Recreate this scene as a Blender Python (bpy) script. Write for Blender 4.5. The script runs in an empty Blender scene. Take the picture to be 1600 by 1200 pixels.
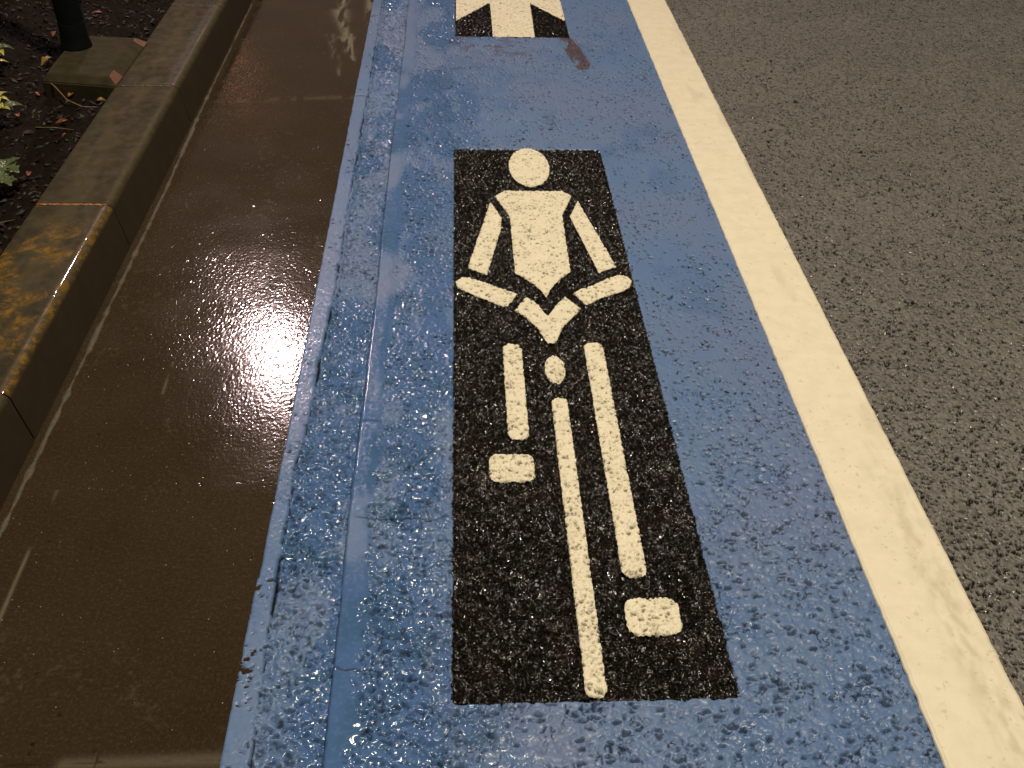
import bpy, math, random
import numpy as np
from mathutils import Vector, Matrix
R = math.radians
rng = random.Random(7)
sc = bpy.context.scene

# ------------------------------------------------------------------ camera
CAM_H = 1.40
pitch, yaw, roll, FPX = 0.6746996, 0.0670610, 0.0364886, 1551.32
cp, sp, cy, sy = math.cos(pitch), math.sin(pitch), math.cos(yaw), math.sin(yaw)
fwd = Vector((sy*cp, cy*cp, -sp)); r0 = Vector((cy, -sy, 0)); u0 = r0.cross(fwd)
right = math.cos(roll)*r0 + math.sin(roll)*u0
up = -math.sin(roll)*r0 + math.cos(roll)*u0
cd = bpy.data.cameras.new("camera"); cam = bpy.data.objects.new("camera", cd)
sc.collection.objects.link(cam)
M = Matrix((right, up, -fwd)).transposed().to_4x4(); M.translation = Vector((0, 0, CAM_H))
cam.matrix_world = M
cd.sensor_width = 36.0; cd.lens = FPX/1600*36; cd.clip_start = 0.05; cd.clip_end = 500
sc.camera = cam

# ------------------------------------------------------------------ world: night sky, sun far below the horizon
w = bpy.data.worlds.new("World"); sc.world = w; w.use_nodes = True
nt = w.node_tree; bg = nt.nodes["Background"]
sky = nt.nodes.new("ShaderNodeTexSky"); sky.sky_type = 'NISHITA'; sky.sun_disc = False
sky.sun_elevation = R(-4); sky.sun_rotation = R(200); sky.altitude = 0
tc = nt.nodes.new("ShaderNodeTexCoord"); sep = nt.nodes.new("ShaderNodeSeparateXYZ")
nt.links.new(tc.outputs["Generated"], sep.inputs[0])
ramp = nt.nodes.new("ShaderNodeMapRange"); ramp.interpolation_type = 'SMOOTHSTEP'      # city glow, strongest low over the horizon
nt.links.new(sep.outputs[2], ramp.inputs[0])
for k, v in ((1, 0.0), (2, 0.85), (3, 1.0), (4, 0.05)): ramp.inputs[k].default_value = v
gl = nt.nodes.new("ShaderNodeVectorMath"); gl.operation = 'SCALE'; gl.inputs[0].default_value = (1.50, 1.12, 0.92)
nt.links.new(ramp.outputs[0], gl.inputs["Scale"])
glow = nt.nodes.new("ShaderNodeVectorMath"); glow.operation = 'ADD'
nt.links.new(gl.outputs[0], glow.inputs[1])
nt.links.new(sky.outputs[0], glow.inputs[0]); nt.links.new(glow.outputs[0], bg.inputs[0])
bg.inputs[1].default_value = 0.13

# ------------------------------------------------------------------ street lighting
def lamp(name, loc, power, color, radius):
    l = bpy.data.lights.new(name, 'POINT'); l.energy = power; l.color = color; l.shadow_soft_size = radius
    o = bpy.data.objects.new(name, l); o.location = loc; sc.collection.objects.link(o); return o
lamp("street_lamp_light", (0.6, 1.7, 6.0), 1400, (1.0, 0.87, 0.66), 0.14)      # lamp above the cycle lane
lamp("street_lamp_light", (-1.90, 8.45, 5.0), 500, (1.0, 0.73, 0.72), 0.15)      # lamp ahead on the left, mirrored in the wet gutter
lamp("street_lamp_light", (-3.0, 13.2, 3.75), 2.5, (1.0, 0.36, 0.20), 0.14)     # red traffic signal ahead
sc.view_settings.view_transform = 'Standard'; sc.view_settings.look = 'None'
sc.view_settings.exposure = 0.0; sc.view_settings.gamma = 1.0

# ------------------------------------------------------------------ helpers: tagging
def tag(o, label=None, cat=None, group=None, kind=None):
    if label: o["label"] = label
    if cat: o["category"] = cat
    if group: o["group"] = group
    if kind: o["kind"] = kind
    return o
def link(name, me, mat, parent=None):
    o = bpy.data.objects.new(name, me); sc.collection.objects.link(o)
    if mat: me.materials.append(mat)
    if parent: o.parent = parent
    return o
def empty(name, loc=(0, 0, 0)):
    o = bpy.data.objects.new(name, None); o.location = loc; o.empty_display_size = 0.1
    sc.collection.objects.link(o); return o

# ------------------------------------------------------------------ helpers: numpy noise
def h01(i, j, s):
    n = (i.astype(np.int64)*374761393 + j.astype(np.int64)*668265263 + s*2147483647*31) & 0xFFFFFFFF
    n = ((n ^ (n >> 13))*1274126177) & 0xFFFFFFFF
    n = ((n ^ (n >> 15))*2246822519) & 0xFFFFFFFF
    return ((n ^ (n >> 16)) & 0xFFFFFF)/float(0xFFFFFF)
def vnoise(x, y, s=0):
    i, j = np.floor(x), np.floor(y); fx, fy = x-i, y-j
    fx = fx*fx*(3-2*fx); fy = fy*fy*(3-2*fy)
    a, b, c, d = h01(i, j, s), h01(i+1, j, s), h01(i, j+1, s), h01(i+1, j+1, s)
    return (a*(1-fx)+b*fx)*(1-fy) + (c*(1-fx)+d*fx)*fy
def fbm(x, y, s=0, o=3):
    v = 0; a = .5; t = 0
    for k in range(o):
        v = v + a*vnoise(x, y, s+k*17); t += a; a *= .5; x = x*2.03+3.1; y = y*2.03+1.7
    return v/t
def worley(x, y, cell, s=0, facet=False):
    x = x/cell; y = y/cell
    i, j = np.floor(x), np.floor(y)
    F1 = np.full(x.shape, 9.); F2 = np.full(x.shape, 9.); r = np.zeros(x.shape); fc = np.zeros(x.shape)
    for di in (-1, 0, 1):
        for dj in (-1, 0, 1):
            ci, cj = i+di, j+dj
            px = ci+.1+.8*h01(ci, cj, s+1); py = cj+.1+.8*h01(ci, cj, s+2)
            d = np.hypot(x-px, y-py)
            q = h01(ci, cj, s+3)
            new = d < F1
            F2 = np.where(new, F1, np.minimum(F2, d)); r = np.where(new, q, r); F1 = np.where(new, d, F1)
            if facet: fc = np.where(new, (x-px)*(h01(ci, cj, s+4)-.5)+(y-py)*(h01(ci, cj, s+5)-.5), fc)
    return (F1, F2, r, fc) if facet else (F1, F2, r)
def sst(a, b, x):
    t = np.clip((x-a)/(b-a), 0, 1); return t*t*(3-2*t)
def smin(a, b, k):
    h = np.clip(.5+.5*(b-a)/k, 0, 1); return b*(1-h)+a*h-k*h*(1-h)
def pits(x, y, cell, dens, s=0, soft=.22, warp=.35):
    """open voids left where a stone is missing from the surface, 0..1"""
    wx = x*.82 + cell*warp*1.7*(fbm(x/cell*1.1, y/cell*1.1, s+40, 2)-.5)*2
    wy = y*1.05 + cell*warp*1.7*(fbm(x/cell*1.1+9, y/cell*1.1+4, s+41, 2)-.5)*2
    F1, F2, r = worley(wx, wy, cell, s)
    return (1-sst(-.02, .02, r-dens))*sst(.02, .02+soft, F2-F1)
def stone_field(x, y, cell, s=0, warp=.25):
    wx = x + cell*warp*(vnoise(x/cell*1.7, y/cell*1.7, s+40)-.5)*2
    wy = y + cell*warp*(vnoise(x/cell*1.7+9, y/cell*1.7+4, s+41)-.5)*2
    F1, F2, r = worley(wx, wy, cell, s)
    g = F2-F1
    return .75*r + .45*(1-F1**2) - .75*np.exp(-(g/.17)**2) + .5*(fbm(x/cell*.45, y/cell*.45, s+50, 2)-.5), g, r

# ------------------------------------------------------------------ helpers: meshes from grids
def fast_mesh(name, V, F, attrs=None, smooth=True):
    me = bpy.data.meshes.new(name)
    V = np.ascontiguousarray(V, dtype=np.float32); F = np.ascontiguousarray(F, dtype=np.int32)
    me.vertices.add(len(V)); me.vertices.foreach_set("co", V.ravel())
    k = F.shape[1]
    me.loops.add(F.size); me.loops.foreach_set("vertex_index", F.ravel())
    me.polygons.add(len(F)); me.polygons.foreach_set("loop_start", np.arange(0, F.size, k, dtype=np.int32))
    me.polygons.foreach_set("use_smooth", np.full(len(F), smooth))
    for n, a in (attrs or {}).items():
        at = me.attributes.new(n, 'FLOAT', 'POINT'); at.data.foreach_set("value", np.ascontiguousarray(a, dtype=np.float32).ravel())
    me.update(); me.validate(); return me
def grid_faces(ny, nx, mask=None):
    idx = np.arange(ny*nx).reshape(ny, nx)
    a, b, c, d = idx[:-1, :-1], idx[:-1, 1:], idx[1:, 1:], idx[1:, :-1]
    F = np.stack([a, b, c, d], -1).reshape(-1, 4)
    if mask is not None: F = F[mask.ravel()]
    return F
def rows(y0, y1, a, b, near_out, far_out):
    ys = [y0]; y = y0
    while y < y1:
        y += a+(b-a)*(y-y0)/(y1-y0); ys.append(y)
    pre = [y0-(near_out*(k/12)**1.6) for k in range(12, 0, -1)]
    post = [ys[-1]+far_out*(k/26)**2.2 for k in range(1, 27)]
    return np.array(pre+ys+post)
YS = rows(0.62, 4.75, 0.0021, 0.0050, 4.0, 60.0)
def fade(Y): return sst(.40, .62, Y)*(1-sst(4.9, 6.0, Y))

# drape a flat painted shape on a height function
def drape(name, mat, parent, sdf, box, res, zf, rag=.0012, thick=.0016, attrs=None):
    x0, y0, x1, y1 = box
    xs = np.arange(x0-2*res, x1+3*res, res); ys = np.arange(y0-2*res, y1+3*res, res)
    X, Y = np.meshgrid(xs, ys)
    n = lambda X, Y: (fbm(X/.006, Y/.006, 77, 2)-.5)*2*rag
    f = lambda X, Y: sdf(X, Y)+n(X, Y)
    D = f(X, Y)
    C = (D[:-1, :-1]+D[:-1, 1:]+D[1:, 1:]+D[1:, :-1])/4 < 0
    used = np.zeros(D.shape, bool)
    for a, b in ((slice(None, -1), slice(None, -1)), (slice(None, -1), slice(1, None)), (slice(1, None), slice(None, -1)), (slice(1, None), slice(1, None))):
        used[a, b] |= C
    allin = np.ones(D.shape, bool)
    cc = np.zeros((D.shape[0]+1, D.shape[1]+1), bool); cc[1:-1, 1:-1] = C
    allin = cc[:-1, :-1] & cc[1:, :-1] & cc[:-1, 1:] & cc[1:, 1:]
    bd = used & ~allin
    e = 1e-4
    gx = (f(X[bd]+e, Y[bd])-f(X[bd]-e, Y[bd]))/(2*e); gy = (f(X[bd], Y[bd]+e)-f(X[bd], Y[bd]-e))/(2*e)
    gl = np.maximum(gx*gx+gy*gy, .25); st = np.clip(D[bd], -res, res)
    X[bd] -= st*gx/gl; Y[bd] -= st*gy/gl
    Z, A = zf(X, Y)
    Z = np.where(bd, Z-thick, Z)
    vid = -np.ones(D.size, int); u = used.ravel(); vid[u] = np.arange(u.sum())
    F = vid[grid_faces(*D.shape, C)]
    V = np.stack([X, Y, Z], -1).reshape(-1, 3)[u]
    me = fast_mesh(name, V, F, {k: v.ravel()[u] for k, v in A.items()})
    return link(name, me, mat, parent)

# signed distances
def sd_poly(P):
    P = np.array(P, float)
    def f(X, Y):
        d = np.full(X.shape, 1e9); s = np.ones(X.shape); n = len(P); j = n-1
        for i in range(n):
            ex, ey = P[j]-P[i]; wx, wy = X-P[i][0], Y-P[i][1]
            t = np.clip((wx*ex+wy*ey)/(ex*ex+ey*ey), 0, 1)
            d = np.minimum(d, (wx-ex*t)**2+(wy-ey*t)**2)
            c1 = Y >= P[i][1]; c2 = Y < P[j][1]; c3 = ex*wy > ey*wx
            s = np.where((c1 & c2 & c3) | (~c1 & ~c2 & ~c3), -s, s); j = i
        return s*np.sqrt(d)
    f.box = (P[:, 0].min(), P[:, 1].min(), P[:, 0].max(), P[:, 1].max()); return f
def sd_box(x0, y0, x1, y1, r):
    cx, cy_, hx, hy = (x0+x1)/2, (y0+y1)/2, (x1-x0)/2-r, (y1-y0)/2-r
    def f(X, Y):
        qx, qy = np.abs(X-cx)-hx, np.abs(Y-cy_)-hy
        return np.hypot(np.maximum(qx, 0), np.maximum(qy, 0))+np.minimum(np.maximum(qx, qy), 0)-r
    f.box = (x0, y0, x1, y1); return f
def sd_ell(cx, cy_, a, b):
    def f(X, Y):
        k = np.hypot((X-cx)/a, (Y-cy_)/b); return (k-1)*min(a, b)
    f.box = (cx-a, cy_-b, cx+a, cy_+b); return f

# ------------------------------------------------------------------ layout of the paint (metres on the road)
PANEL = sd_box(-0.017, 0.924, 0.456, 2.950, 0.010)
HEAD = sd_ell(0.218, 2.822, 0.063, 0.130)
TORSO = sd_poly([(0.132, 2.662), (0.309, 2.663), (0.333, 2.635), (0.296, 2.517), (0.292, 2.214), (0.267, 2.187), (0.248, 2.158), (0.231, 2.125), (0.220, 2.094), (0.208, 2.125), (0.189, 2.160), (0.146, 2.210), (0.145, 2.506), (0.106, 2.631)])
ARM_L = sd_poly([(0.091, 2.596), (0.121, 2.501), (0.117, 2.438), (0.072, 2.201), (0.022, 2.235)])
ARM_R = sd_poly([(0.349, 2.604), (0.417, 2.241), (0.367, 2.211), (0.317, 2.511)])
FORE_L = sd_poly([(0.004, 2.187), (0.028, 2.185), (0.065, 2.163), (0.118, 2.129), (0.147, 2.111), (0.120, 2.054), (0.104, 2.057), (0.047, 2.096), (-0.004, 2.138), (-0.010, 2.165)])
FORE_R = sd_poly([(0.291, 2.112), (0.303, 2.127), (0.351, 2.154), (0.382, 2.180), (0.419, 2.200), (0.440, 2.192), (0.449, 2.170), (0.439, 2.140), (0.413, 2.119), (0.359, 2.091), (0.318, 2.059)])
HANDS = sd_poly([(0.168, 2.096), (0.185, 2.079), (0.199, 2.059), (0.209, 2.028), (0.217, 2.010), (0.227, 2.027), (0.244, 2.064), (0.268, 2.096), (0.304, 2.044), (0.285, 2.016), (0.263, 1.983), (0.250, 1.964), (0.234, 1.915), (0.226, 1.898), (0.209, 1.898), (0.203, 1.915), (0.189, 1.961), (0.174, 1.986), (0.161, 2.012), (0.137, 2.036)])
SADDLE = sd_ell(0.2185, 1.796, 0.0235, 0.052)
LEG_L = sd_box(0.101, 1.556, 0.146, 1.895, 0.018)
LEG_R = sd_box(0.294, 1.179, 0.340, 1.899, 0.018)
BAR = sd_box(0.2015, 0.929, 0.2370, 1.693, 0.015)
FOOT_L = sd_box(0.058, 1.430, 0.151, 1.511, 0.020)
FOOT_R = sd_box(0.287, 1.050, 0.384, 1.131, 0.022)
CREAM = [HEAD, TORSO, ARM_L, ARM_R, FORE_L, FORE_R, HANDS, SADDLE, LEG_L, LEG_R, BAR, FOOT_L, FOOT_R]
APANEL = sd_box(-0.014, 3.966, 0.450, 6.05, 0.014)
ARROW = sd_poly([(0.139, 3.967), (0.308, 3.967), (0.312, 4.385), (0.447, 4.160), (0.447, 4.60), (0.222, 5.80), (-0.008, 4.60), (-0.008, 4.150), (0.138, 4.385)])

# ------------------------------------------------------------------ materials
def mat(name):
    m = bpy.data.materials.new(name); m.use_nodes = True
    return m, m.node_tree.nodes, m.node_tree.links, m.node_tree.nodes["Principled BSDF"]
class NB:
    def __init__(s, m): s.n, s.l = m.node_tree.nodes, m.node_tree.links; s.p = s.n["Principled BSDF"]; s.c = s.n.new("ShaderNodeTexCoord")
    def put(s, sock, v):
        if hasattr(v, "is_linked") or hasattr(v, "links"): s.l.new(v, sock)
        elif isinstance(v, tuple) and len(v) == 3 and sock.type == 'RGBA': sock.default_value = (*v, 1)
        else: sock.default_value = v
    def noise(s, scale, detail=3, rough=.55, dist=0):
        n = s.n.new("ShaderNodeTexNoise"); s.l.new(s.c.outputs["Object"], n.inputs["Vector"])
        n.inputs["Scale"].default_value = scale; n.inputs["Detail"].default_value = detail; n.inputs["Roughness"].default_value = rough
        n.inputs["Distortion"].default_value = dist; return n.outputs["Fac"]
    def vor(s, scale, out="Distance"):
        n = s.n.new("ShaderNodeTexVoronoi"); s.l.new(s.c.outputs["Object"], n.inputs["Vector"]); n.inputs["Scale"].default_value = scale
        return n.outputs[out]
    def mapr(s, v, a, b, c=0., d=1.):
        n = s.n.new("ShaderNodeMapRange"); n.interpolation_type = 'SMOOTHSTEP'
        s.put(n.inputs[0], v); n.inputs[1].default_value = a; n.inputs[2].default_value = b; n.inputs[3].default_value = c; n.inputs[4].default_value = d
        return n.outputs[0]
    def math(s, op, a, b=0.):
        n = s.n.new("ShaderNodeMath"); n.operation = op; s.put(n.inputs[0], a); s.put(n.inputs[1], b); return n.outputs[0]
    def mix(s, f, a, b):
        n = s.n.new("ShaderNodeMix"); n.data_type = 'RGBA'; s.put(n.inputs[0], f); s.put(n.inputs[6], a); s.put(n.inputs[7], b); return n.outputs[2]
    def attr(s, name):
        n = s.n.new("ShaderNodeAttribute"); n.attribute_name = name; return n.outputs["Fac"]
    def bump(s, h, strength, dist):
        n = s.n.new("ShaderNodeBump"); s.put(n.inputs["Height"], h); n.inputs["Strength"].default_value = strength; n.inputs["Distance"].default_value = dist
        s.l.new(n.outputs[0], s.p.inputs["Normal"]); return n
    def set(s, **k):
        for a, b in k.items(): s.put(s.p.inputs[a.replace("_", " ")], b)

BITUMEN_SHADE = (0.012, 0.010, 0.008)  # black of bare voids, also used as painted shade in the pits
def m_road():
    m = bpy.data.materials.new("worn_asphalt"); m.use_nodes = True; b = NB(m)
    base = b.mix(b.mapr(b.noise(3.0), .30, .70), (0.136, 0.131, 0.122), (0.154, 0.149, 0.139))
    grain = b.mix(b.mapr(b.vor(160, "Color"), .1, .95), (0.45, 0.44, 0.42), (1.35, 1.33, 1.30))
    n = b.n.new("ShaderNodeMix"); n.data_type = 'RGBA'; n.blend_type = 'MULTIPLY'; n.inputs[0].default_value = .55
    b.l.new(base, n.inputs[6]); b.l.new(grain, n.inputs[7])
    col = b.mix(b.attr("void_shade"), n.outputs[2], BITUMEN_SHADE)  # pit shade put into the colour together with the bitumen black
    b.set(Base_Color=col, Roughness=b.mapr(b.vor(170, 'Color'), .12, .45, .12, .55), Specular_IOR_Level=b.mapr(b.attr('void_shade'), 0., 1., .5, .02))
    b.bump(b.math('ADD', b.noise(420, 2), b.noise(150, 2)), .22, .0012)
    return m
def m_blue():
    m = bpy.data.materials.new("blue_lane_paint"); m.use_nodes = True; b = NB(m)
    wet = b.attr("wet")
    dry = b.mix(b.mapr(b.noise(5.5, 4), .35, .68), (0.112, 0.185, 0.345), (0.098, 0.174, 0.350))
    dry = b.mix(b.mapr(b.noise(1.7, 3), .42, .62, 0, .55), dry, (0.140, 0.186, 0.325))
    wc = b.mix(b.mapr(b.noise(9, 3), .4, .7), (0.066, 0.140, 0.320), (0.050, 0.120, 0.255))
    col = b.mix(wet, dry, wc)
    spk = b.mapr(b.noise(260, 2), .62, .74, 0, .35)
    col = b.mix(spk, col, (0.03, 0.06, 0.13))
    stain = b.attr("stain"); col = b.mix(stain, col, b.mix(b.mapr(b.noise(45, 3), .4, .6), (0.105, 0.050, 0.042), (0.050, 0.036, 0.028)))
    col = b.mix(b.attr("void_shade"), col, BITUMEN_SHADE)  # occlusion in the blue crevices, painted near-black by depth
    r = b.math('ADD', b.mapr(b.noise(120, 2), .3, .7, .34, .58), b.math('MULTIPLY', wet, -.28))
    b.set(Base_Color=col, Roughness=r, Specular_IOR_Level=b.mapr(b.attr('void_shade'), 0., .8, .36, .02), Coat_Weight=b.math('MULTIPLY', wet, b.mapr(b.attr('void_shade'), 0., .6, .16, 0.)), Coat_Roughness=.07)
    b.bump(b.math('ADD', b.noise(330, 2), b.noise(110, 2)), .16, .0012)
    return m
def m_cream(name, dirt=False):
    m = bpy.data.materials.new(name); m.use_nodes = True; b = NB(m)
    col = b.mix(b.mapr(b.noise(22, 4), .35, .7), (0.79, 0.735, 0.57), (0.74, 0.685, 0.525))
    if dirt:
        col = b.mix(b.attr("dirt"), col, (0.40, 0.34, 0.235))
        col = b.mix(b.mapr(b.noise(75, 3), .63, .72, 0, .35), col, (0.45, 0.37, 0.25))
        col = b.mix(b.mapr(b.noise(260, 3, .8), .58, .75, 0, .30), col, (0.52, 0.45, 0.32))
    else:
        col = b.mix(b.attr("void_shade"), col, (0.05, 0.040, 0.026))  # shade of pits and crevices painted brown into the cream
        col = b.mix(b.mapr(b.noise(190, 2), .64, .75, 0, .4), col, (0.45, 0.37, 0.24))
    b.set(Base_Color=col, Roughness=b.mapr(b.noise(60, 2), .3, .7, .38, .6), Specular_IOR_Level=.4)
    b.bump(b.math('ADD', b.noise(300, 3), b.noise(80, 2)), .45 if dirt else .35, .0010)
    return m
def m_black():
    m = bpy.data.materials.new("black_marking_paint"); m.use_nodes = True; b = NB(m)
    v = b.vor(190, "Color")
    col = b.mix(b.mapr(v, .55, .98), (0.0040, 0.0032, 0.0024), (0.011, 0.0086, 0.0065))
    col = b.mix(b.mapr(b.noise(14, 3), .5, .75, 0, .4), col, (0.022, 0.012, 0.009))
    b.set(Base_Color=col, Roughness=b.mapr(b.vor(140, "Color"), .2, .8, .10, .40), Specular_IOR_Level=b.mapr(b.vor(120, 'Color'), .35, .8, .05, .60))
    b.bump(b.noise(500, 1), .10, .001)
    return m
def m_gutter():
    m = bpy.data.materials.new("wet_gutter_concrete"); m.use_nodes = True; b = NB(m)
    col = b.mix(b.mapr(b.noise(4, 4), .35, .68), (0.037, 0.0245, 0.0130), (0.029, 0.0195, 0.0100))
    col = b.mix(b.mapr(b.noise(60, 4, .75), .50, .75, 0, .35), col, (0.052, 0.038, 0.024))
    col = b.mix(b.mapr(b.noise(170, 4, .85), .50, .62, 0, .45), col, (0.085, 0.063, 0.042))
    col = b.mix(b.mapr(b.noise(130, 4, .85), .50, .63, 0, .65), col, (0.024, 0.017, 0.010))
    col = b.mix(b.attr("stain"), col, (0.22, 0.205, 0.150))
    col = b.mix(b.attr("void_shade"), col, (0.008, 0.006, 0.004))
    b.set(Base_Color=col, Roughness=b.mapr(b.noise(6, 4, .6), .38, .62, .10, .135), Specular_IOR_Level=.36)
    amp = b.mapr(b.noise(9, 4, .6), .40, .62, .55, 1.15)
    b.bump(b.math('MULTIPLY', b.math('ADD', b.noise(260, 2, .7), b.math('MULTIPLY', b.vor(330), .5)), amp), .05, .0010)
    return m
def m_kerb():
    m = bpy.data.materials.new("kerb_concrete"); m.use_nodes = True; b = NB(m)
    col = b.mix(b.mapr(b.noise(9, 5, .65), .35, .68), (0.021, 0.0170, 0.0062), (0.032, 0.0255, 0.0098))
    col = b.mix(b.mapr(b.noise(38, 4, .7), .52, .74, 0, .45), col, (0.080, 0.066, 0.040))
    col = b.mix(b.mapr(b.noise(30, 3), .58, .78, 0, .25), col, (0.036, 0.029, 0.016))
    col = b.mix(b.attr('streak'), col, b.mix(b.noise(60, 4, .7), (0.050, 0.040, 0.017), (0.066, 0.053, 0.025)))
    rust = b.math('MULTIPLY', b.attr("rust"), b.mapr(b.noise(30, 6, .8, .5), .42, .60, .05, 1))
    col = b.mix(rust, col, b.mix(b.mapr(b.noise(70, 3), .35, .7), (0.20, 0.105, 0.010), (0.085, 0.050, 0.008)))
    col = b.mix(b.attr("face"), col, b.mix(b.noise(12, 4), (0.028, 0.019, 0.011), (0.042, 0.029, 0.017)))
    b.set(Base_Color=col, Roughness=b.math('SUBTRACT', b.mapr(b.noise(24, 3), .3, .7, .60, .80), b.math('MULTIPLY', b.attr('edge'), .36)), Specular_IOR_Level=.2, Coat_Weight=b.attr('edge'), Coat_Roughness=.06)
    b.bump(b.math('ADD', b.math('MULTIPLY', b.noise(380, 2), .5), b.noise(70, 3)), .30, .0010)
    return m
def m_simple(name, c1, c2, scale, rough, bs=.5, bd=.002, spec=.5, bscale=None):
    m = bpy.data.materials.new(name); m.use_nodes = True; b = NB(m)
    col = b.mix(b.mapr(b.noise(scale, 4, .65), .33, .67), c1, c2)
    b.set(Base_Color=col, Roughness=rough, Specular_IOR_Level=spec)
    b.bump(b.noise(bscale or scale*4, 3), bs, bd); return m
MR, MB_, MK, MG, MKERB = m_road(), m_blue(), m_black(), m_gutter(), m_kerb()
MC, ML = m_cream("cream_marking_paint"), m_cream("cream_line_thermoplastic", True)
MSOIL = m_simple("wet_shaded_soil", (0.0042, 0.0024, 0.0014), (0.010, 0.0058, 0.0033), 45, .85, .8, .006, .12)  # base colour lowered to stand in for the shade over the bed
MMORT = m_simple("pale_mortar", (0.070, 0.058, 0.033), (0.046, 0.038, 0.021), 60, .6, .6, .002)
MRUST = m_simple("rust_stained_mortar", (0.34, 0.125, 0.018), (0.20, 0.075, 0.012), 90, .4, .6, .002)
MSLAB = m_simple("slab_concrete", (0.044, 0.036, 0.018), (0.028, 0.023, 0.011), 22, .8, .5, .002, .15)
MSLABR = m_simple("red_glint_concrete", (0.19, 0.070, 0.042), (0.10, 0.055, 0.030), 60, .5, .5, .002)  # red reflection on the slab, held as a material colour
MPOST = m_simple("dark_green_post_paint", (0.0016, 0.0032, 0.0022), (0.0024, 0.0048, 0.0032), 30, .8, .5, .002, .12)
MBASE = m_simple("ground_earth", (0.03, 0.027, 0.022), (0.04, 0.035, 0.03), 8, .8)

# ------------------------------------------------------------------ height functions
def inside(f, X, Y, inset=.003):
    x0, y0, x1, y1 = f.box; out = np.zeros(X.shape)
    k = (X > x0) & (X < x1) & (Y > y0) & (Y < y1)
    if k.any(): out[k] = 1-sst(-inset-.0025, -inset, f(X[k], Y[k]))
    return out
def h_road(X, Y):
    H, g, r = stone_field(X, Y, .0075, 5)
    big = fbm(X/.16, Y/.16, 9, 3)-.5
    dens = .27+.16*big-.06*sst(2.2, 3.8, Y)+.22*(vnoise(X/.022, Y/.022, 12)-.5)
    P = np.maximum(pits(X*.8, Y, .0066, dens, 105, .30), .8*pits(X+.3, Y, .0042, dens*.6, 205, .3))
    z = -.0060*P + .0010*np.clip(H, -.6, 1.2) + .0012*(fbm(X/.05, Y/.05, 3, 3)-.5)
    return z*fade(Y), sst(.25, .60, P)*fade(Y)
CRX = np.array([-.321, -.321, -.327, -.330, -.334, -.324, -.322, -.322, -.315, -.317, -.319, -.318, -.324, -.324])
CRY = np.array([0., .88, 1.05, 1.20, 1.46, 1.60, 1.70, 1.82, 2.054, 2.655, 2.95, 3.4, 4.4, 9.])
def crack_x(Y): return np.interp(Y, CRY, CRX)+.0045*(fbm(Y/.025, Y*0, 61, 4)-.5)*2
def seam_x(Y): return -.212+.004*(fbm(Y/.35, Y*0, 62, 2)-.5)*2+.0012*(vnoise(Y/.02, Y*0, 63)-.5)
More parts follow.
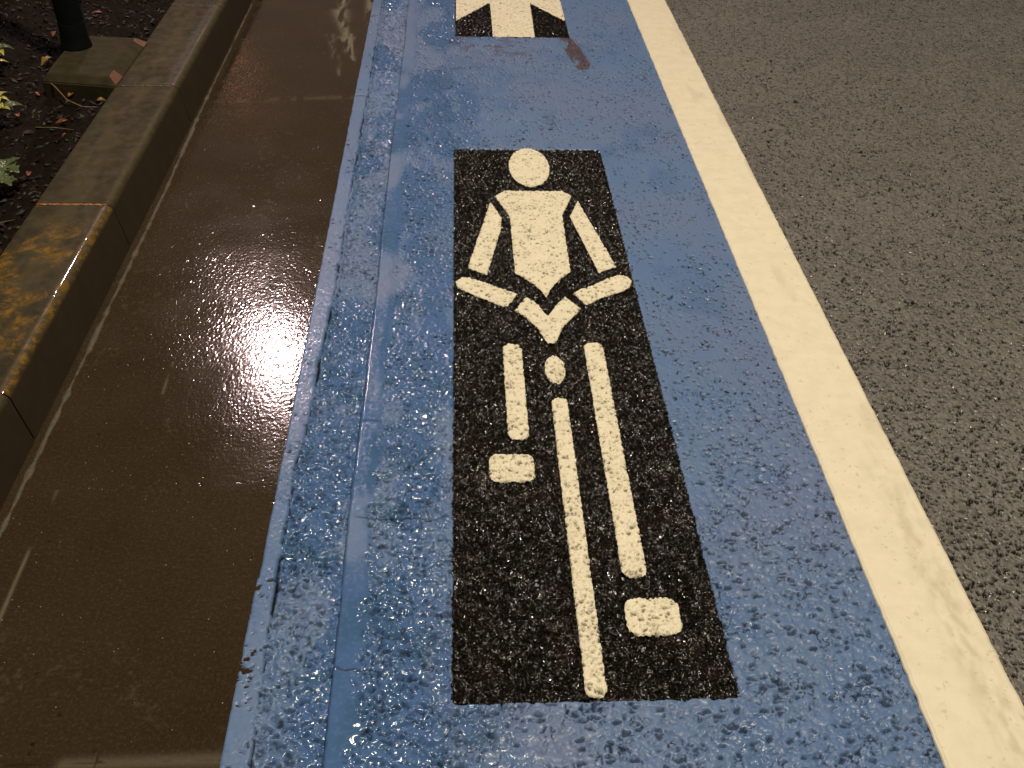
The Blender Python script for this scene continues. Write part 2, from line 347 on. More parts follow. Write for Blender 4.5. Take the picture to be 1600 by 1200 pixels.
def h_blue(X, Y):
    H, g, r = stone_field(X, Y, .0100, 5, .3)
    H2, g2, r2 = stone_field(X, Y, .0165, 25, .45)
    cx, sx = crack_x(Y), seam_x(Y)
    left = (1-sst(-.004, .004, X-sx))*sst(.004, .012, X-cx)       # rough band between crack and seam
    strip = 1-sst(-.004, .004, X-cx)                             # smooth band painted over the gutter edge
    rib = sst(-.001, .002, X-sx)*(1-sst(.030, .050, X-sx+.030*(fbm(X/.02, Y/.04, 64, 3)-.5)))
    near = 1-sst(1.2, 2.1, Y)
    nearleft = near*(1-sst(-.02, .10, X))
    # open voids, partly filled by paint
    dens = .125+.26*(fbm(X/.14, Y/.14, 19, 3)-.5)+.20*(vnoise(X/.035, Y/.035, 22)-.5)+.05*near
    dens = dens-.6*rib-.115*strip
    dens = dens + .16*np.exp(-((X-cx-.012)/.016)**2)
    pf = np.maximum(pits(X, Y, .0070, dens, 305, .42), .7*pits(X+.3, Y+.1, .0050, dens*.7, 405, .4))
    pn = np.maximum(pits(X*.72, Y, .0088, dens, 315, .45), .55*pits(X*.75+.3, Y+.1, .0060, dens*.8, 415, .45))
    P = np.maximum(pf*(1-near*.45), pn*near)
    crev = np.exp(-(g2/.10)**2)*sst(.52, .66, fbm(X/.035, Y/.03, 29, 3))*(1-rib)*(1-strip)*(.35+.65*near)
    # bulging lumps where thick paint only coats the coarse stones
    lump = np.clip(left*.95+.9*nearleft+.45*near*(1-left), 0, 1)*(1-strip)*(1-rib)
    n1 = fbm(X/.0125, Y/.0115, 27, 2); soft = .65*np.tanh(7*(n1-.5))+.35*np.tanh(1.5*(H2-.22))
    z = -.0058*P*(1-.45*lump)+.0009*np.clip(H, -.6, 1.2)*(1-.8*rib)*(1-.6*strip)*(1-.7*lump)
    void_shade = sst(.40, .80, P)*(1-.22*near)*(1-.25*lump)
    z = z + lump*(.0044*soft - .0012) - .0024*crev
    void_shade = np.maximum(void_shade, lump*sst(.42, .88, -soft)*.80); void_shade = np.maximum(void_shade, .85*sst(.25, .75, crev))  # crevices between lumps darkened in colour to stand in for occlusion
    z = z + .0006*(fbm(X/.018, Y/.018, 33, 2)-.5)*(1-strip) + .0010*(fbm(X/.08, Y/.08, 35, 2)-.5)
    # crack along the gutter
    wdt = .0010+.0026*sst(.45, .8, fbm(Y/.06, Y*0, 66, 3))*sst(.3, .6, vnoise(Y/.5, Y*0+3, 67)+.15)
    crk = np.exp(-((X-cx)/wdt)**2)*sst(.30, .5, fbm(Y/.035, Y*0+9, 68, 3)+.05)
    z = z - .007*crk; void_shade = np.maximum(void_shade, sst(.3, .8, crk))
    # step at the seam: left side lies lower
    z = z - .0030*left + .0022*rib
    grv = np.exp(-((X-sx+.0012)/.0016)**2)
    z = z - .0026*grv; void_shade = np.maximum(void_shade, .75*sst(.4, .9, grv))  # shadow line of the step, painted dark along the groove
    # the gutter joint runs on through the painted strip
    jy = 3.363+.004*(fbm(X/.02, X*0, 71, 2)-.5)
    j = np.exp(-((Y-jy)/.0032)**2)*strip; z = z-.005*j; void_shade = np.maximum(void_shade, sst(.3, .7, j))
    # hairline cracks across the lane
    for (yy, xa, xb, amp) in ((1.335, -.20, -.02, .010), (.99, -.21, -.12, .012), (1.44, -.06, -.015, .012), (2.42, -.23, -.19, .004), (1.62, -.215, -.17, .003)):
        yl = yy+amp*(fbm(X/.03, X*0+yy, 73, 3)-.5)*2
        q = np.exp(-((Y-yl)/.0018)**2)*sst(xa-.01, xa+.01, X)*(1-sst(xb-.01, xb+.01, X)); z = z-.002*q; void_shade = np.maximum(void_shade, .8*q)
    # a straight lap line in the paint between the two markings
    xl = .300+.10*(Y-3.7)*0+.0*Y
    lap = np.exp(-((X-(.352-.012*(Y-3.1)))/.003)**2)*sst(3.12, 3.2, Y)*(1-sst(3.72, 3.85, Y)); z = z+.0012*lap
    z = z + .0022*strip - .006*sst(.743, .747, X)
    for f in (PANEL, APANEL):
        k = inside(f, X, Y, .001); z = z*(1-k)-.0075*k
    wet = np.clip((1-sst(-.10, .20, X+.14*(fbm(X/.3, Y/.3, 81, 2)-.5)*2))*sst(.40, .60, fbm(X/.10, Y/.22, 82, 4)+.04) + .35*sst(.58, .72, fbm(X/.16, Y/.16, 83, 3))*(1-sst(.62, .72, X)), 0, 1)*(1-.75*strip)
    return z*fade(Y)+(1-fade(Y))*.001, void_shade*fade(Y), wet
def h_panel(X, Y):
    wx = X+.0016*(vnoise(X/.004, Y/.004, 8)-.5)*2; wy = Y+.0016*(vnoise(X/.004+5, Y/.004, 9)-.5)*2
    F1, F2, r, fc = worley(wx, wy, .0094, 105, True)
    z = .0038*(r-.5)+.0105*fc-.0030*np.exp(-((F2-F1)/.25)**2)+.0016*(vnoise(X/.0035, Y/.0035, 10)-.5)
    return np.clip(z, -.0042, .0034)*fade(Y)-.0012
def zf_panel(creams):
    def f(X, Y):
        z = h_panel(X, Y)
        for c in creams:
            k = inside(c, X, Y, .0015); z = z*(1-k)-.0075*k
        return z, {}
    return f
def zf_cream(X, Y):
    H, g, r = stone_field(X, Y, .0100, 505, .32)
    far = sst(1.4, 2.2, Y)
    dens = .16+.05*far+.25*(vnoise(X/.02, Y/.02, 44)-.5)
    P = np.maximum(pits(X, Y, .0074, dens, 605, .40), .8*pits(X+.2, Y, .0044, dens*.6, 705, .4))
    lump = np.tanh(1.5*(H-.15))
    z = -.0045*P + (.0036-.0010*far)*lump
    void_shade = np.maximum(sst(.45, .9, P)*.85, (1-.5*far)*.75*sst(.05, .5, -H))
    return z*fade(Y)+.0024, {"void_shade": void_shade*fade(Y)}

# ------------------------------------------------------------------ setting: ground base, road, lane, gutter
gm = bpy.data.meshes.new("ground"); gm.from_pydata([(-150, -120, -.06), (150, -120, -.06), (150, 250, -.06), (-150, 250, -.06)], [], [(0, 1, 2, 3)])
tag(link("ground", gm, MBASE), kind="structure")

n = 1020                                                       # road: fan shaped grid, fine where the photo looks
u = np.linspace(0, 1, n)
wy = np.interp(YS, [-5, .6, .8, 4.5, 6, 70], [3, .95, 1.02, 2.6, 3.2, 3.8])
X = .893+u[None, :]*wy[:, None]
ext = np.linspace(0, 1, 9)[1:]**1.5
X = np.concatenate([X, X[:, -1:]+ext[None, :]*9.], 1); Y = np.repeat(YS[:, None], X.shape[1], 1)
Z, VD = h_road(X, Y); fu = np.concatenate([1-sst(.90, .995, u), np.zeros(8)])[None, :]; Z *= fu; VD *= fu
tag(link("road", fast_mesh("road", np.stack([X, Y, Z], -1).reshape(-1, 3), grid_faces(*X.shape), {"void_shade": VD}), MR), kind="structure")

xs = np.arange(-.3635, .780, .0024)
X, Y = np.meshgrid(xs, YS)
rag = .0014*(fbm(YS/.03, YS*0+5, 91, 3)-.5)*2*sst(-.3, .3, np.ones_like(YS))
step = np.where((YS < 1.19), -.0025, 0)
X = X+(rag+step)[:, None]*(1-sst(-.362, -.335, X))
Z, VD, WT = h_blue(X, Y)
Z[:, 0] = -.001
SM = sd_poly([(0.398, 3.975), (0.452, 3.975), (0.482, 3.839), (0.502, 3.700), (0.497, 3.645), (0.485, 3.628), (0.452, 3.629), (0.440, 3.660), (0.431, 3.712)])
ST = np.zeros(X.shape); k = (X > .36) & (X < .54) & (Y > 3.55) & (Y < 4.02)
ST[k] = .85*(1-sst(-.006, .004, SM(X[k], Y[k])+.010*(fbm(X[k]/.02, Y[k]/.05, 95, 3)-.5)))*sst(.25, .45, fbm(X[k]/.03, Y[k]/.10, 96, 3)+.10*(X[k]-.40)/.1)
ST = np.maximum(ST, .55*sst(.57, .68, fbm(X/.030, Y/.018, 97, 3))*sst(-.06, 0, X)*(1-sst(.22, .32, X))*sst(3.72, 3.80, Y)*(1-sst(3.96, 3.99, Y)))
tag(link("cycle_lane", fast_mesh("cycle_lane", np.stack([X, Y, Z], -1).reshape(-1, 3), grid_faces(*X.shape), {"void_shade": VD, "wet": WT, "stain": ST}), MB_), kind="structure")

def seg_mask(X, Y, pts, w0, w1, sd=3):
    out = np.zeros(X.shape)
    for (ax, ay), (bx, by) in zip(pts[:-1], pts[1:]):
        dx, dy = bx-ax, by-ay; t = np.clip(((X-ax)*dx+(Y-ay)*dy)/(dx*dx+dy*dy), 0, 1)
        d = np.hypot(X-ax-dx*t, Y-ay-dy*t); out = np.maximum(out, np.exp(-(d/(w0+(w1-w0)*t))**2))
    return out
xs = np.arange(-.880, -.312, .0021)
X, Y = np.meshgrid(xs, YS)
Z = .0003*(fbm(X/.16, Y/.16, 3, 2)-.5)+.00010*(fbm(X/.015, Y/.015, 4, 2)-.5)
rs = np.random.RandomState(3)
Z = Z + rs.standard_t(5, X.shape)*(.000092+.00013*(fbm(X/.10, Y/.16, 57, 4)-.5))*np.clip(np.gradient(YS)[:, None]/.0026, .8, 1.6)*fade(Y)
VD = np.zeros(X.shape)
for jy0, jy1 in ((3.300, 3.363), (.836, .838), (-1.6, -1.6), (5.86, 5.9)):
    jy = jy0+(jy1-jy0)*(X+.85)/.53
    j = np.exp(-((Y-jy)/.0035)**2); Z -= .0003*j; VD = np.maximum(VD, .55*sst(.75, 1, j)*sst(.35, .6, fbm(X/.03, X*0, 8, 2)))
VD = np.maximum(VD, .6*np.exp(-((X+.838)/.013)**2)*sst(3.1, 3.5, Y)*sst(.3, .55, fbm(X/.03, Y/.06, 59, 3)))  # shadow band beside the mortar bead, painted into the gutter colour
pit = sst(.90, .95, vnoise(X/.008, Y/.008, 77)); pit *= sst(.72, .8, vnoise(X/.04, Y/.04, 78)); Z -= .0008*pit; VD = np.maximum(VD, .7*pit)
br = lambda s: sst(.38, .62, fbm(X/.022, Y/.12, s, 4))
S = .85*seg_mask(X, Y, [(-.484, 4.6), (-.492, 4.25), (-.440, 3.93), (-.397, 3.70)], .030, .011)*br(5)
S = np.maximum(S, .9*seg_mask(X, Y, [(-.425, 3.98), (-.396, 3.70)], .006, .0035)*.8)
S = np.maximum(S, .35*seg_mask(X, Y, [(-.506, 3.97), (-.47, 3.75), (-.43, 3.55)], .016, .008)*br(6))
S = np.maximum(S, .75*seg_mask(X, Y, [(-.380, 4.7), (-.370, 4.10)], .028, .008)*br(7))
S = np.maximum(S, .45*seg_mask(X, Y, [(-.788, 1.42), (-.790, 1.28), (-.789, 1.05)], .0030, .004)*br(8))
S = np.maximum(S, .35*seg_mask(X, Y, [(-.655, 1.83), (-.652, 1.72)], .004, .003)*br(9))
S = np.maximum(S, .16*seg_mask(X, Y, [(-.83, 3.303), (-.33, 3.361)], .016, .018)*br(10))
S = np.maximum(S, .10*sst(.60, .80, fbm(X/.012, Y/.012, 56, 4))*sst(.5, .7, fbm(X/.2, Y/.2, 58, 2)))
S = np.maximum(S, .30*seg_mask(X, Y, [(-.60, .836), (-.35, .838)], .010, .012))
Z -= .02*sst(-.012, -.008, X-crack_x(Y))
tag(link("gutter", fast_mesh("gutter", np.stack([X, Y, Z], -1).reshape(-1, 3), grid_faces(*X.shape), {"void_shade": VD, "stain": S}), MG), kind="structure")

# ------------------------------------------------------------------ cream edge line
nx = 66; t = np.linspace(0, 1, nx)
ed = lambda s: .0018*(fbm(YS/.02, YS*0+s, 31, 3)-.5)*2
xl = .7465+ed(1); xr = .9145+ed(2)
X = xl[:, None]+(xr-xl)[:, None]*(.5-.5*np.cos(np.pi*t))[None, :]*1.0
Y = np.repeat(YS[:, None], nx, 1)
Z = .0052+.0008*(fbm(X/.05, Y/.05, 41, 3)-.5)+.0004*(fbm(X/.010, Y/.010, 42, 2)-.5)
de = np.minimum(X-xl[:, None], xr[:, None]-X)
Z = Z - .0030*(1-sst(0, .006, de)); Z[:, 0] = -.006; Z[:, -1] = -.006
ph = sst(.92, .96, vnoise(X/.007, Y/.007, 43))*sst(.5, .65, vnoise(X/.09, Y/.09, 45)); Z -= .0015*ph
DT = .30*np.exp(-((X-(.868+.03*(fbm(Y/.3, Y*0, 47, 2)-.5)))/.030)**2)*(1-sst(1.15, 1.75, Y))*sst(.2, .85, fbm(X/.010, Y/.025, 48, 4))*1.7
DT = np.maximum(DT, .22*sst(.55, .72, fbm(X/.06, Y/.2, 49, 3))*(X > .83)); DT = np.maximum(DT, .6*ph)
ll = link("lane_line", fast_mesh("lane_line", np.stack([X, Y, Z], -1).reshape(-1, 3), grid_faces(*X.shape), {"dirt": DT}), ML)
tag(ll, "long cream edge line painted between the blue lane and the grey asphalt", "road line")

# ------------------------------------------------------------------ painted cyclist
cyc = tag(empty("cyclist_marking", (.218, .93, 0)), "black panel with a cream cyclist seen head-on, painted on the blue lane", "road marking")
def shape(name, f, parent, zf, m, res, **k):
    o = drape(name, m, parent, f, f.box, res, zf, **k)
    if parent: o.matrix_parent_inverse = Matrix.Translation(-Vector(parent.location))
    return o
shape("panel", PANEL, cyc, zf_panel(CREAM), MK, .0016, rag=.0012)
for nm, f in (("head", HEAD), ("torso", TORSO), ("upper_arm", ARM_L), ("upper_arm", ARM_R), ("forearm", FORE_L), ("forearm", FORE_R),
              ("hands", HANDS), ("headlamp", SADDLE), ("leg", LEG_L), ("leg", LEG_R), ("wheel", BAR), ("foot", FOOT_L), ("foot", FOOT_R)):
    shape(nm, f, cyc, zf_cream, MC, .0017, rag=.0016, thick=.0022)
arr = tag(empty("arrow_marking", (.218, 3.97, 0)), "cream arrow on a black panel cut by the top edge, ahead of the cyclist", "road marking")
shape("panel", APANEL, arr, zf_panel([ARROW]), MK, .0036, rag=.001)
shape("arrow", ARROW, arr, zf_cream, MC, .0034, rag=.0015, thick=.0022)

# ------------------------------------------------------------------ kerb stones
JO = [-.80, 0.0, .785, 1.572, 2.345, 3.131, 3.914, 4.70, 5.48]
prof = []                                                      # (x, z) from the foot of the face over the top to the back
for k in range(9): q = k/9; prof.append((-.872-.024*q, -.03+.137*q))
cxx, czz, rr = -.918, .1050, .0215
for k in range(0, 15):
    a = R(8+82*k/14); prof.append((cxx+rr*math.cos(a), czz+rr*math.sin(a)))
for k in range(1, 34): q = k/34; prof.append((-.918-.170*q, .1265-.002*q))
for k in range(0, 6): a = R(90*k/5); prof.append((-1.090-.006*math.sin(a), .1185+.006*math.cos(a)))
prof += [(-1.096, .07), (-1.096, -.02)]
prof = np.array(prof)
def kerb(i, y0, y1, stained, label):
    ys = np.concatenate([[y0+.002, y0+.0026, y0+.0045], np.arange(y0+.010, y1-.009, .006), [y1-.0045, y1-.0026, y1-.002]])
    P = np.repeat(prof[None], len(ys), 0); X, Z = P[..., 0].copy(), P[..., 1].copy(); Y = np.repeat(ys[:, None], len(prof), 1)
    s = np.arange(len(prof))[None, :]*.006
    nse = (fbm(Y/.04, s/.04+i*9, 11, 3)-.5)
    X += .0004*nse; Z += .0004*(fbm(Y/.12, s/.12+i*5, 12, 2)-.5)
    chip = .35*sst(.84, .92, vnoise(Y/.018+i*7, s*0, 14))*np.exp(-((X+.905)/.012)**2); X -= .003*chip; Z -= .003*chip
    e = np.minimum(Y-y0, y1-Y); rd = 1-sst(.002, .007, e); Z -= .0030*rd*(Z > .1); X -= .002*rd*(Z < .1)
    # hair crack in the front face
    cr = np.exp(-((Y-(y0+.30+.25*(Z/.127)+.02*(fbm(Z/.02, Z*0, 16, 2)-.5)))/.0022)**2)*(Z < .105)*(1 if i in (2, 3) else 0)
    X -= .0015*cr
    top = sst(.105, .118, Z)
    rust = np.zeros(X.shape)
    if stained:
        rust = .95*sst(.38, .62, fbm(X/.045, Y/.055, 21, 5)+.04)*(X < -.925)*sst(0, .25, (y1-Y))*1.0
        rust = np.maximum(rust, 1.0*np.exp(-((X+.905)/.012)**2)*sst(.25, .5, fbm(Y/.03, s/.03, 22, 3)+.05))
        rust = np.maximum(rust, sst(.985, 1., 1-e)*1.0)
    else: rust = .10*sst(.45, .65, fbm(X/.05, Y/.05, 23+i, 3))
    face = 1-top
    me = fast_mesh("kerb_stone", np.stack([X, Y, Z], -1).reshape(-1, 3), grid_faces(*X.shape), {"rust": rust*top, "face": np.clip(face+.0*cr, 0, 1), "streak": np.clip(.75*np.exp(-((X+.912)/.010)**2)+.7*np.exp(-((X+1.01+.02*np.sin(Y*5))/.045)**2)*sst(.3, .6, fbm(X/.03, Y/.12, 18, 3))+.35*sst(.5, .7, fbm(X/.02, Y/.02, 28, 3)), 0, 1)*top, "edge": np.exp(-((X+.926)/.018)**2)*top*(1. if i in (3, 5) else .15)})
    # end caps
    import bmesh
    bm = bmesh.new(); bm.from_mesh(me); bm.verts.ensure_lookup_table(); npf = len(prof); nr = len(ys)
    bm.faces.new([bm.verts[k] for k in range(npf)]); bm.faces.new([bm.verts[(nr-1)*npf+k] for k in range(npf-1, -1, -1)])
    bm.faces.new([bm.verts[k] for k in (0, npf-1, nr*npf-1, (nr-1)*npf)])
    bm.to_mesh(me); bm.free()
    o = tag(link("kerb_stone", me, MKERB), label, "kerb stone", "kerb stones edging the planting bed")
    mb = bpy.data.meshes.new("joint_mortar")                  # mortar in the joint at the far end of this stone
    vs = []; N = 24
    for k in range(N+1):
        q = k/N; x = -.912-.178*q; z = (.1215 if q < .03 else .1248)+.0007*math.sin(k*2.3); wv = .0032+.0012*math.sin(k*1.7+i)
        vs += [(x, y1-wv, z), (x, y1+wv, z), (x, y1-wv, z-.02), (x, y1+wv, z-.02)]
    fs = []
    for k in range(N): a = 4*k; fs += [(a, a+1, a+5, a+4), (a, a+4, a+6, a+2), (a+1, a+3, a+7, a+5)]
    mb.from_pydata(vs, [], fs); mb.update()
    link("joint_mortar", mb, MRUST if stained else MMORT, o)
    return o
names = {1: None,
 2: "kerb stone at the lower left edge of the picture, only its front face showing",
 3: "rust-stained kerb stone with orange patches and a bright glint",
 4: "plain olive-grey kerb stone directly beyond the rust-stained one",
 5: "kerb stone beside the small slab with the post, red glint on its edge",
 6: "farthest kerb stone, at the top edge of the picture"}
for i in range(2, 7):
    kerb(i, JO[i], JO[i+1], i == 3, names[i])

# pale mortar bead where kerb and gutter meet
ys = YS[(YS > .3) & (YS < 5.4)]
cx_ = np.interp(ys, [.3, 1.5, 2.65, 3.2, 4.4, 6], [-.856, -.857, -.856, -.866, -.870, -.870])+.0016*(fbm(ys/.04, ys*0, 51, 3)-.5)*2
wd = .0064+.0070*(fbm(ys/.035, ys*0+3, 52, 4)-.5)*2; wd = np.where(ys > 3.35, wd*.55, wd)
u = np.linspace(-1, 1, 7)
X = cx_[:, None]+u[None]*wd[:, None]; Y = np.repeat(ys[:, None], 7, 1)
Z = .0002+.0026*(1-u[None]**2)+.0008*(fbm(X/.006, Y/.006, 53, 2)-.5)
Z[:, 0] = -.003; Z[:, -1] = -.003
tag(link("mortar_joint", fast_mesh("mortar_joint", np.stack([X, Y, Z], -1).reshape(-1, 3), grid_faces(*X.shape)), MMORT), kind="structure")

# ------------------------------------------------------------------ planting bed
xs = np.concatenate([-1.088-np.arange(0, 1.3, .007), -2.42-np.linspace(0, 1, 14)[1:]**1.5*12])[::-1]
ysl = np.concatenate([np.linspace(-3, 1.7, 20), np.arange(1.72, 5.2, .008), 5.3+np.linspace(0, 1, 20)**2*25])
X, Y = np.meshgrid(xs, ysl)
def soil_z(X, Y):
    return .082+.045*(fbm(X/.22, Y/.22, 15, 3)-.5)+.022*(fbm(X/.035, Y/.035, 16, 3)-.5)+.008*(vnoise(X/.011, Y/.011, 17)-.5) \
        -.010*np.exp(-((X+1.09)/.05)**2)-.0*Y+.045*sst(-1.35, -2.0, X)
tag(link("soil", fast_mesh("soil", np.stack([X, Y, soil_z(X, Y)], -1).reshape(-1, 3), grid_faces(*X.shape)), MSOIL), kind="structure")
def sz(x, y): return float(soil_z(np.array([x]), np.array([y]))[0])

# litter: bark chips and crumbs nobody could count
lm = bpy.data.materials.new("leaf_litter"); lm.use_nodes = True; b = NB(lm)
b.set(Base_Color=b.mix(b.mapr(b.vor(38, "Color"), .25, .85), (0.0035, 0.0021, 0.0013), (0.022, 0.011, 0.0055)), Roughness=.55, Specular_IOR_Level=.3)
V, F = [], []
for k in range(5200):
    x = -1.10-rng.random()**1.2*1.25; y = rng.uniform(1.7, 4.9)
    if -1.34 < x < -1.07 and 3.10 < y < 3.55: continue
    a = rng.uniform(0, 6.28); l = rng.uniform(.004, .016); wd_ = l*rng.uniform(.2, .6); tl = rng.uniform(-.5, .5)
    z = sz(x, y)+.002+rng.random()*.005; c, s_ = math.cos(a), math.sin(a); b0 = len(V)
    for (p, q, h_) in ((-l, 0, 0), (0, -wd_, .0015), (l, 0, 0), (0, wd_, -.001)):
        V.append((x+p*c-q*s_, y+p*s_+q*c, z+h_+p*tl))
    V.append((x, y, z+.0035)); F += [(b0, b0+1, b0+4), (b0+1, b0+2, b0+4), (b0+2, b0+3, b0+4), (b0+3, b0, b0+4)]
me = bpy.data.meshes.new("bark_litter"); me.from_pydata(V, [], F); me.update()
tag(link("bark_litter", me, lm), "dark bark chips and crumbs scattered over the planting bed soil", "litter", kind="stuff")

# ------------------------------------------------------------------ leaves
def leaf_mesh(name, L, W, curl=.25, fold=.35, lobes=0, n=10, droop=.3):
    V, F = [], []
    for k in range(n+1):
        t = k/n; w_ = W*math.sin(math.pi*min(1, t**.8))**.8*(1-.15*t) if 0 < t < 1 else .0004
        if lobes: w_ *= 1+.30*math.cos(t*lobes*2*math.pi)
        x = L*t; z = curl*L*math.sin(t*math.pi)*.5-droop*L*t*t
        for s_ in (-1, -.5, 0, .5, 1):
            V.append((x+(abs(s_)*w_*.25), s_*w_, z+fold*abs(s_)*w_+(.08*w_*math.sin(t*14+s_*3))))
    for k in range(n):
        for j in range(4): a = k*5+j; F.append((a, a+1, a+6, a+5))
    me = bpy.data.meshes.new(name); me.from_pydata(V, [], F)
    for p in me.polygons: p.use_smooth = True
    me.update(); return me
def thick(o, t=.0006):
    m = o.modifiers.new("thickness", 'SOLIDIFY'); m.thickness = t
def m_leaf(name, c1, c2, rough=.32):
    m = bpy.data.materials.new(name); m.use_nodes = True; b = NB(m)
    b.set(Base_Color=b.mix(b.mapr(b.noise(40, 3), .35, .65), c1, c2), Roughness=rough, Specular_IOR_Level=.55)
    b.bump(b.noise(160, 2), .4, .001); return m
LY = m_leaf("yellow_green_leaf", (0.30, 0.34, 0.055), (0.36, 0.30, 0.06))
LG = m_leaf("mid_green_leaf", (0.10, 0.135, 0.055), (0.06, 0.085, 0.032))
LD = m_leaf("dark_green_leaf", (0.022, 0.045, 0.024), (0.03, 0.06, 0.03))
LO = m_leaf("orange_fallen_leaf", (0.22, 0.070, 0.022), (0.13, 0.040, 0.015), .4)
LYF = m_leaf("yellow_fallen_leaf", (0.24, 0.145, 0.035), (0.14, 0.085, 0.022), .4)
LR = m_leaf("dull_red_fallen_leaf", (0.20, 0.045, 0.035), (0.14, 0.04, 0.03), .45)
STEM = m_simple("plant_stem", (0.05, 0.035, 0.015), (0.08, 0.05, 0.02), 60, .6)
def tube(name, pts, r0_, r1_, m, parent=None, seg=8):
    V, F = [], []; n_ = len(pts)
    for i, p in enumerate(pts):
        p = Vector(p); d = (Vector(pts[min(i+1, n_-1)])-Vector(pts[max(i-1, 0)])).normalized()
        a = d.cross(Vector((0, 0, 1))); a = a.normalized() if a.length > .01 else Vector((1, 0, 0)); c = d.cross(a)
        r_ = r0_+(r1_-r0_)*i/(n_-1)
        for k in range(seg):
            t_ = 2*math.pi*k/seg; V.append(p+a*math.cos(t_)*r_+c*math.sin(t_)*r_)
    for i in range(n_-1):
        for k in range(seg): F.append((i*seg+k, i*seg+(k+1) % seg, (i+1)*seg+(k+1) % seg, (i+1)*seg+k))
    F.append(tuple(range(seg))[::-1]); F.append(tuple((n_-1)*seg+k for k in range(seg)))
    me = bpy.data.meshes.new(name); me.from_pydata([tuple(v) for v in V], [], F)
    for p in me.polygons: p.use_smooth = True
    me.update(); return link(name, me, m, parent)
LM = [leaf_mesh("leaf", .058, .0135), leaf_mesh("leaf", .050, .012, .35), leaf_mesh("leaf", .040, .011, .2)]
def shrub(name, base, tips, mats, label, cat, spread=1.0, meshes=LM, nl=7, scale=1.0, elev=(5, 50)):
    e_ = tag(empty(name, base), label, cat)
    bx, by, bz = base; tops = {}
    for (tx, ty, tz) in tips:
        mid = ((tx-bx)*.4+rng.uniform(-.01, .01), (ty-by)*.4, (tz-bz)*.6)
        tube("stem", [(0, 0, -.02), mid, (tx-bx, ty-by, tz-bz)], .0030, .0016, STEM, e_)
        a0 = rng.uniform(0, 6.28)
        for k in range(nl):
            me = rng.choice(meshes).copy(); me.materials.clear()
            o = link("leaf", me, rng.choice(mats), e_)
            o.location = (tx-bx, ty-by, tz-bz-.004*(k//5)); el = R(rng.uniform(*elev))
            o.rotation_euler = (R(rng.uniform(-15, 15)), -el, a0+k*2*math.pi/min(nl, 6)*1.07+rng.uniform(-.2, .2))
            q = scale*rng.uniform(.8, 1.15); o.scale = (q, q, q); thick(o)
    return e_
shrub("shrub", (-1.48, 2.93, sz(-1.48, 2.93)), [(-1.352, 2.87, .15), (-1.385, 2.93, .16), (-1.45, 2.82, .20), (-1.53, 2.98, .22)], [LY, LY, LG],
      "yellow-green shrub with pointed star-shaped leaf whorls at the left edge", "shrub")
shrub("shrub", (-1.64, 3.34, sz(-1.64, 3.34)), [(-1.535, 3.355, .15), (-1.525, 3.265, .14), (-1.66, 3.42, .20)], [LY, LG],
      "small shrub behind the star-leaved one, a few pale leaf tips at the left edge", "shrub", nl=6, scale=.9)
LOB = [leaf_mesh("leaf", .052, .020, .15, .12, lobes=3, n=16, droop=.15), leaf_mesh("leaf", .044, .017, .15, .1, lobes=3, n=16, droop=.1)]
shrub("leafy_plant", (-1.275, 2.53, sz(-1.275, 2.53)), [(-1.222, 2.515, .145), (-1.215, 2.445, .140)], [LG],
      "low green plant with broad wavy leaves close to the kerb", "plant", meshes=LOB, nl=5, elev=(0, 15))
shrub("ground_bush", (-1.86, 3.95, sz(-1.86, 3.95)), [(-1.80+.06*math.cos(k*2.4)*k**.5*.8, 3.92+.08*math.sin(k*2.4)*k**.5*.8, .16+.03*(k % 3)) for k in range(8)], [LD],
      "dark green bush in the top left corner behind the post", "bush", nl=8, scale=1.2)

# fallen leaves one can tell apart
def fallen(x, y, a, m, label, s_=1.0, me=None, base=None):
    src = leaf_mesh("fallen_leaf", .042*s_, .011*s_, rng.uniform(.3, .8), rng.uniform(-.5, .8), lobes=rng.choice((0, 3)), droop=rng.uniform(-.2, .3))
    o = link("fallen_leaf", src, m); o.location = (x, y, (base if base is not None else sz(x, y))+.009); o.rotation_euler = (R(rng.uniform(-25, 25)), R(rng.uniform(-12, 12)), a); thick(o)
    return tag(o, label, "leaf", "fallen leaves on the planting bed")
fallen(-1.235, 2.93, .1, LO, "curled orange leaf on the soil midway between slab and broad-leaved plant", 1.0)
fallen(-1.250, 3.120, 1.1, LYF, "yellow leaf fallen in front of the small slab", 1.0)
fallen(-1.150, 3.085, .4, LYF, "small yellow leaf at the slab's front right corner", .7)
fallen(-1.345, 3.135, 2.4, LO, "tiny brown-orange leaf by the slab's front left corner", .6)
fallen(-1.405, 3.93, .2, LR, "dull red leaf on the dark soil left of the post", 1.2)
fallen(-1.410, 3.36, .9, LYF, "long drab yellow leaf lying left of the post's foot", 1.35)
fallen(-1.170, 3.60, .1, LO, "reddish leaf on the soil behind the slab", 1.0)
fallen(-1.100, 3.57, 2.0, LR, "small pale leaf touching the kerb behind the slab", .6)
fallen(-1.345, 2.95, 2.3, LO, "brown leaf below the star-leaved shrub", .8)
fallen(-1.190, 2.56, 1.8, LR, "small dull leaf on the soil right of the broad-leaved plant", .7)
fallen(-1.180, 2.82, .9, LR, "brownish leaf on soil near the kerb, nearer than the orange leaf", .6)
fallen(-1.45, 3.62, 1.4, LO, "dark orange leaf far left on the soil beyond the post", .8)
fallen(-1.19, 4.10, 2.6, LYF, "pale leaf near the kerb at the top of the bed", .8)
def twig(pts, r_, label):
    P = [(x, y, sz(x, y)+h_) for x, y, h_ in pts]
    o = tube("twig", P, r_, r_*.5, m_simple("twig_bark", (0.16, 0.10, 0.05), (0.24, 0.16, 0.09), 80, .5), None, 6)
    tag(o, label, "twig")
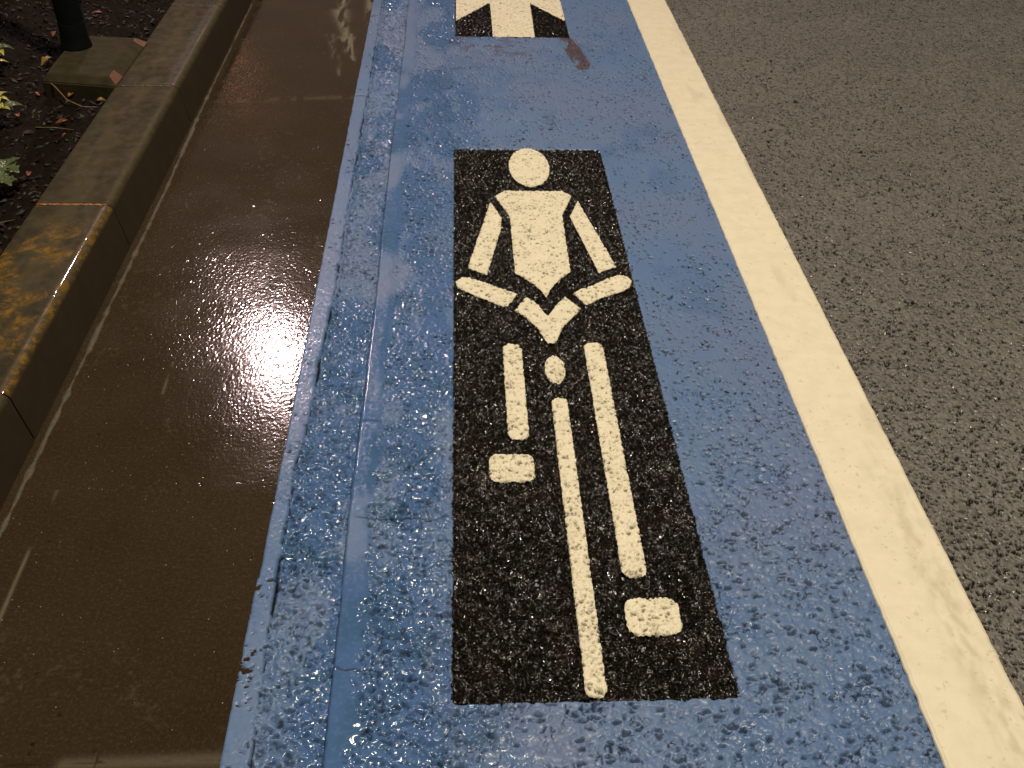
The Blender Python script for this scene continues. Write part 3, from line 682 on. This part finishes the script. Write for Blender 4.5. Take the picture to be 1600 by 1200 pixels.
twig([(-1.325, 3.165, .05), (-1.285, 3.125, .045), (-1.235, 3.07, .022), (-1.18, 3.035, .014), (-1.135, 3.035, .012)], .0024, "thin bent twig leaning across the front of the small slab")
twig([(-1.18, 2.15, .01), (-1.165, 2.20, .022), (-1.160, 2.27, .02), (-1.140, 2.31, .012)], .0020, "pale curved twig on the soil beside the rust-stained kerb stone")
twig([(-1.27, 2.87, .01), (-1.22, 2.885, .012), (-1.17, 2.90, .010)], .0013, "short straight twig near the curled orange leaf")

# ------------------------------------------------------------------ slab and post
import bmesh
def slab():
    e_ = tag(empty("paving_slab", (-1.2, 3.3, .06)), "small bevelled concrete slab against the kerb at the foot of the post", "slab")
    out = [(-1.330, 3.145), (-1.088, 3.108), (-1.082, 3.505), (-1.335, 3.525), (-1.335, 3.27)]
    inn = [(-1.312, 3.160), (-1.114, 3.136), (-1.118, 3.490), (-1.320, 3.508), (-1.318, 3.275)]
    bm = bmesh.new()
    z0, z1, z2 = .02, .128, .150
    rings = [[bm.verts.new((x-e_.location.x, y-e_.location.y, z-e_.location.z)) for x, y in ring] for ring, z in ((out, z0), (out, z1), (inn, z2))]
    n_ = 5
    for a, c in ((0, 1), (1, 2)):
        for k in range(n_): bm.faces.new([rings[a][k], rings[a][(k+1) % n_], rings[c][(k+1) % n_], rings[c][k]])
    bm.faces.new(rings[2])
    bmesh.ops.bevel(bm, geom=[e for e in bm.edges], offset=.003, segments=2, affect='EDGES')
    bmesh.ops.triangulate(bm, faces=bm.faces)
    me = bpy.data.meshes.new("slab_body"); bm.to_mesh(me); bm.free(); link("slab_body", me, MSLAB, e_)
    # red reflection on the bevel, put in as coloured patches
    for (pa, pb, pc, pd) in (((-1.090, 3.115), (-1.087, 3.190), (-1.113, 3.190), (-1.113, 3.142)), ((-1.084, 3.455), (-1.084, 3.502), (-1.119, 3.487), (-1.117, 3.455))):
        hs = [.1300, .1300, .1500, .1500]; pts = [pa, pb, pc, pd]
        if pa[1] > 3.4: hs = [.1290, .1290, .1490, .1490]
        me = bpy.data.meshes.new("red_glint_patch")
        v = [(x-e_.location.x, y-e_.location.y, z+.0015-e_.location.z) for (x, y), z in zip(pts, hs)]
        v += [(a, b_, c-.006) for a, b_, c in v]
        me.from_pydata(v, [], [(0, 1, 2, 3), (4, 7, 6, 5), (0, 4, 5, 1), (1, 5, 6, 2), (2, 6, 7, 3), (3, 7, 4, 0)]); me.update()
        link("red_glint_patch", me, MSLABR, e_)["label"] = "red reflection coloured onto the corner of the slab"
slab()
def post():
    x0, y0 = -1.290, 3.400
    e_ = tag(empty("post", (x0, y0, .10)), "thick dark green post standing on the small slab", "post")
    def lathe(name, pr, seg=40):
        V, F = [], []
        for (r_, z) in pr:
            for k in range(seg):
                a = 2*math.pi*k/seg; rr_ = r_*(1+.012*math.sin(3*a+z*9)); V.append((rr_*math.cos(a), rr_*math.sin(a), z))
        for i in range(len(pr)-1):
            for k in range(seg): F.append((i*seg+k, i*seg+(k+1) % seg, (i+1)*seg+(k+1) % seg, (i+1)*seg+k))
        F.append(tuple((len(pr)-1)*seg+k for k in range(seg)))
        me = bpy.data.meshes.new(name); me.from_pydata(V, [], F)
        for p in me.polygons: p.use_smooth = len(p.vertices) < 10
        me.update(); return link(name, me, MPOST, e_)
    lathe("shaft", [(.042, .05), (.041, .4), (.040, 1.0), (.039, 2.2), (.039, 2.9), (.034, 2.93), (.015, 2.95)])
    lathe("base_collar", [(.050, -.04), (.050, .052), (.049, .060), (.046, .072), (.044, .095), (.0425, .13), (.0410, .14)])
post()

# ------------------------------------------------------------------ water drops and grit on the wet gutter
wm = bpy.data.materials.new("water_drop"); wm.use_nodes = True; b = NB(wm)
b.set(Base_Color=(0.30, 0.26, 0.20), Roughness=.06, Specular_IOR_Level=.8)
ico = bmesh.new(); bmesh.ops.create_icosphere(ico, subdivisions=1, radius=1)
iv = [tuple(v.co) for v in ico.verts]; fi = [tuple(v.index for v in f.verts) for f in ico.faces]; ico.free()
V, F = [], []
for k in range(420):
    x, y = rng.uniform(-.85, -.37), rng.uniform(.7, 4.6); r_ = rng.uniform(.0006, .0015); b0 = len(V)
    V += [(x+p[0]*r_, y+p[1]*r_*1.2, .0003+p[2]*r_*.6) for p in iv]; F += [tuple(b0+q for q in f) for f in fi]
me = bpy.data.meshes.new("grit"); me.from_pydata(V, [], F)
for p in me.polygons: p.use_smooth = True
me.update(); tag(link("grit", me, wm), "wet glinting grit scattered over the brown gutter", "grit", kind="stuff")
print("verts", sum(len(o.data.vertices) for o in sc.objects if o.type == 'MESH'))
